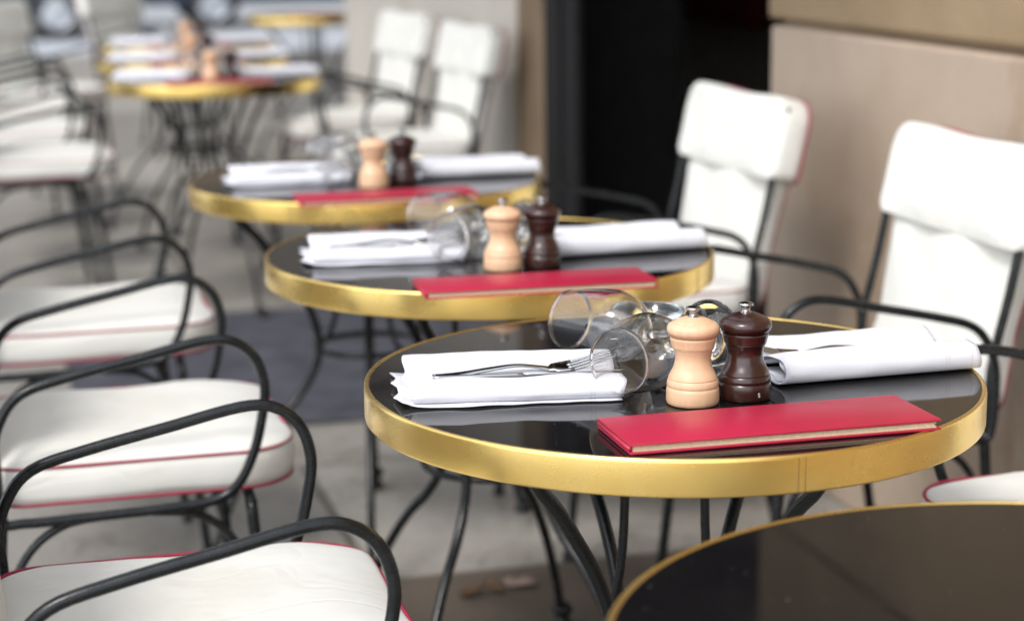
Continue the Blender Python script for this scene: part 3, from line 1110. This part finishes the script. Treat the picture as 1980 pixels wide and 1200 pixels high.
W_T = ORD
for i in range(1, 7):
    cx, cy = TX[i], TY[i]
    far = i >= 4
    rr = random.Random(i * 13 + 5)
    j = (lambda s: 0.0) if i == 1 else (lambda s: rr.uniform(-s, s))
    # offsets of the mills and of the menu measured per table
    my = {1: 0, 2: -.035, 3: -.005}.get(i, -.02)
    mx = {1: 0, 2: .0, 3: .012}.get(i, .0)
    a = take(protoL)
    put(a, cx - .196 + {2: .036, 3: .048}.get(i, 0) + j(.008), cy - .073 + {2: .01, 3: .02}.get(i, 0), TZ, -9.4 + {2: 3, 3: 5}.get(i, 0) + j(2))
    tag(a, 'napkin folded round cutlery, street side of the ' + W_T[i], 'napkin', 'folded napkins on the tables')
    b = take(protoR)
    put(b, cx + .214 + {2: -.014}.get(i, 0) + j(.006), cy - .086 + {2: -.01, 3: .03}.get(i, 0), TZ, {1: 1.5}.get(i, 1.5) + j(3))
    tag(b, 'rolled hemmed napkin, wall side of the ' + W_T[i], 'napkin', 'folded napkins on the tables')
    if not far:
        ra = a.rotation_euler.z
        Ma = Matrix.Translation(a.location) @ Matrix.Rotation(ra, 4, 'Z')
        f = take(pf)
        p = Ma @ Vector((-.085, .080, .0105))
        f.location = p
        f.rotation_euler = (R(12), 0, ra + R(6))
        tag(f, 'arched fork on the street-side napkin, ' + W_T[i], 'fork', 'forks tucked in the napkins')
        k = take(pk)
        p = Ma @ Vector((-.085, .0745, .0085))
        k.location = p
        k.rotation_euler = (R(-20), 0, ra + R(2))
        tag(k, 'knife in the groove of the street-side napkin, ' + W_T[i], 'knife', 'knives tucked in the napkins')
        rb = b.rotation_euler.z
        Mb = Matrix.Translation(b.location) @ Matrix.Rotation(rb, 4, 'Z')
        f = take(pf)
        f.location = Mb @ Vector((.072, .081, .0095))
        f.rotation_euler = (R(-8), 0, rb + PI - R(3))
        tag(f, 'fork poking out of the wall-side napkin, ' + W_T[i], 'fork', 'forks tucked in the napkins')
    dz = my * .6
    g = take(pg)
    lay_glass(g, (cx - .0767 + mx, cy + .138 + dz, .7735), (cx + .0323 + mx, cy - .055 + dz, .7765))
    tag(g, 'wine glass lying beside the ashtray, ' + W_T[i], 'wine glass', 'wine glasses lying on the tables')
    g = take(pg)
    lay_glass(g, (cx - .0947 + mx, cy - .095 + dz, .7755), (cx + .0703 + mx, cy + .057 + dz, .7675))
    tag(g, 'wine glass with its mouth over the napkin end, ' + W_T[i], 'wine glass', 'wine glasses lying on the tables')
    s = take(pa)
    put(s, cx + .058, cy + .238 + dz, TZ)
    tag(s, 'pale glass ashtray, ' + W_T[i], 'ashtray', 'glass ashtrays on the tables')
    m = take(pl)
    put(m, cx - .0215 + mx, cy - .122 + my, TZ, rr.uniform(0, 360))
    tag(m, 'light beech mill, ' + W_T[i], 'pepper mill', 'wooden mills on the tables')
    m = take(pd)
    put(m, cx + .0385 + mx * 1.3, cy - .118 + my + {3: .03}.get(i, 0), TZ, 0)
    tag(m, 'dark brown mill, ' + W_T[i], 'salt mill', 'wooden mills on the tables')
    n = take(pm)
    put(n, cx + {1: .0125, 2: -.015, 3: -.020}.get(i, -.015), cy + {1: -.2435, 2: -.300, 3: -.290}.get(i, -.275), TZ, {1: -.8, 2: -2.0, 3: .8}.get(i, 0) + j(1))
    tag(n, 'raspberry red menu lying on the ' + W_T[i], 'menu', 'red menus on the tables')
n = copy_tree(pm)
put(n, 1.72, 9.80, TZ, 4)
tag(n, 'raspberry red menu on the far table beyond the wall end', 'menu', 'red menus on the tables')

# the letter printed on the focused dark mill
cu = bpy.data.curves.new('letter', 'FONT')
cu.body = 'S'
cu.size = .0064
cu.extrude = .00012
cu.align_x = 'CENTER'
tmp = bpy.data.objects.new('tmp_letter', cu)
COL.objects.link(tmp)
bpy.context.view_layer.update()
lm = bpy.data.meshes.new_from_object(tmp.evaluated_get(bpy.context.evaluated_depsgraph_get()))
lm.name = 'letter'
bpy.data.objects.remove(tmp)
bpy.data.curves.remove(cu)
lm.materials.clear()
lm.materials.append(M['letter'])
le = bpy.data.objects.new('letter', lm)
COL.objects.link(le)
le.parent = pd
ang = R(-80)
le.matrix_local = Matrix.Rotation(ang + PI / 2, 4, 'Z') @ Matrix.Translation((0, -.02785, .0062)) @ Matrix.Rotation(PI / 2, 4, 'X')

# ------------------------------------------------------------------ litter on the paving
bm = bmesh.new()
rows = []
for jx in range(9):
    rows.append([Vector((.055 * (jx / 8 - .5), .042 * (k / 8 - .5), .004 + .007 * (noise.noise(Vector((jx * .7, k * .7, 1))) + .6))) for k in range(9)])
sheet(bm, rows, .0008)
o = obj('paper_scrap', bm, 'paper')
o.location = (.925, 3.32, .006)
tag(o, 'crumpled pale paper scrap on the paving under the tables', 'litter')
for q, (x, y, rz) in enumerate(((.823, 3.285, .3), (.868, 3.30, 2.0))):
    bm = bmesh.new()
    rows = []
    for jx in range(11):
        t = jx / 10
        w = .014 * math.sin(PI * min(1, t * .95 + .03)) ** .8
        rows.append([Vector((.05 * (t - .5), w * s, .003 + .010 * s * s + .006 * t * t)) for s in (-1, -.5, 0, .5, 1)])
    sheet(bm, rows, .0006)
    o = obj('dry_leaf', bm, 'leaf')
    o.location = (x, y, .006)
    o.rotation_euler = (0, 0, rz)
    tag(o, ('curled brown dry leaf on the paving, farther from the paper scrap', 'curled brown dry leaf on the paving, next to the paper scrap')[q], 'leaf')


# ------------------------------------------------------------------ parked car across the side street
car = empty('parked_car', (-.35, 23.4, -.12))
tag(car, 'dark blue parked car, blurred, in the side street beyond the terrace', 'car')
side = [(-2.1, .30), (-2.12, .55), (-2.05, .74), (-1.2, .90), (-.55, 1.36), (.1, 1.44), (.95, 1.40), (1.65, .98), (2.05, .92), (2.12, .60), (2.08, .30)]
bm = bmesh.new()
sp = catmull([(x, 0, z) for x, z in side], 4)
secs = []
for yy, sc in ((-.86, .93), (-.80, 1.0), (-.4, 1.03), (.4, 1.03), (.80, 1.0), (.86, .93)):
    secs.append([bm.verts.new((p.x * (1 - .02 * abs(yy)), yy * (1 - .16 * max(0, (p.z - .85)) / .6), .30 + (p.z - .30) * sc)) for p in sp])
for a, b in zip(secs, secs[1:]):
    for k in range(len(a) - 1):
        bm.faces.new((a[k], a[k + 1], b[k + 1], b[k]))
    bm.faces.new((a[0], b[0], b[-1], a[-1]))
bm.faces.new(secs[0])
bm.faces.new(secs[-1][::-1])
obj('body', bm, 'carpaint', car, True, R(40))
for s in (-1, 1):
    bm = bmesh.new()
    poly = [(-.95, .93), (-.45, 1.28), (.10, 1.33), (.85, 1.30), (1.28, .99)]
    th = s * .012
    A = [bm.verts.new((x, s * .862 * (1 - .16 * max(0, z - .85) / .6) - th, z)) for x, z in poly]
    B = [bm.verts.new((x, s * .862 * (1 - .16 * max(0, z - .85) / .6) + th, z)) for x, z in poly]
    bm.faces.new(A)
    bm.faces.new(B[::-1])
    for k in range(5):
        bm.faces.new((A[k], A[(k + 1) % 5], B[(k + 1) % 5], B[k]))
    obj('window', bm, 'carglass', car, smooth=False)
    for x in (-1.24, 1.30):
        rot = Matrix.Translation((x, s * .78, .32)) @ Matrix.Rotation(PI / 2, 4, 'X')
        bm = bmesh.new()
        lathe(bm, [(.20, -.10), (.29, -.105), (.315, -.08), (.32, 0), (.315, .08), (.29, .105), (.20, .10)], 32, rot)
        w = obj('wheel', bm, 'tyre', car)
        bm = bmesh.new()
        lathe(bm, [(0, -.085), (.07, -.088), (.19, -.075), (.205, -.095), (.205, .095), (.19, .075), (.07, .088), (0, .085)], 28, rot)
        obj('wheel_rim', bm, 'alloy', w, True, R(40))
    bm = bmesh.new()
    box(bm, -2.11, -2.02, s * .62 - .13, s * .62 + .13, .60, .72, .02)
    obj('headlight', bm, 'lamp', car)
second = copy_tree(car)
second.location = (4.1, 24.7, -.12)
tag(second, 'parked car barely showing at the top edge, behind the far brass table', 'car')
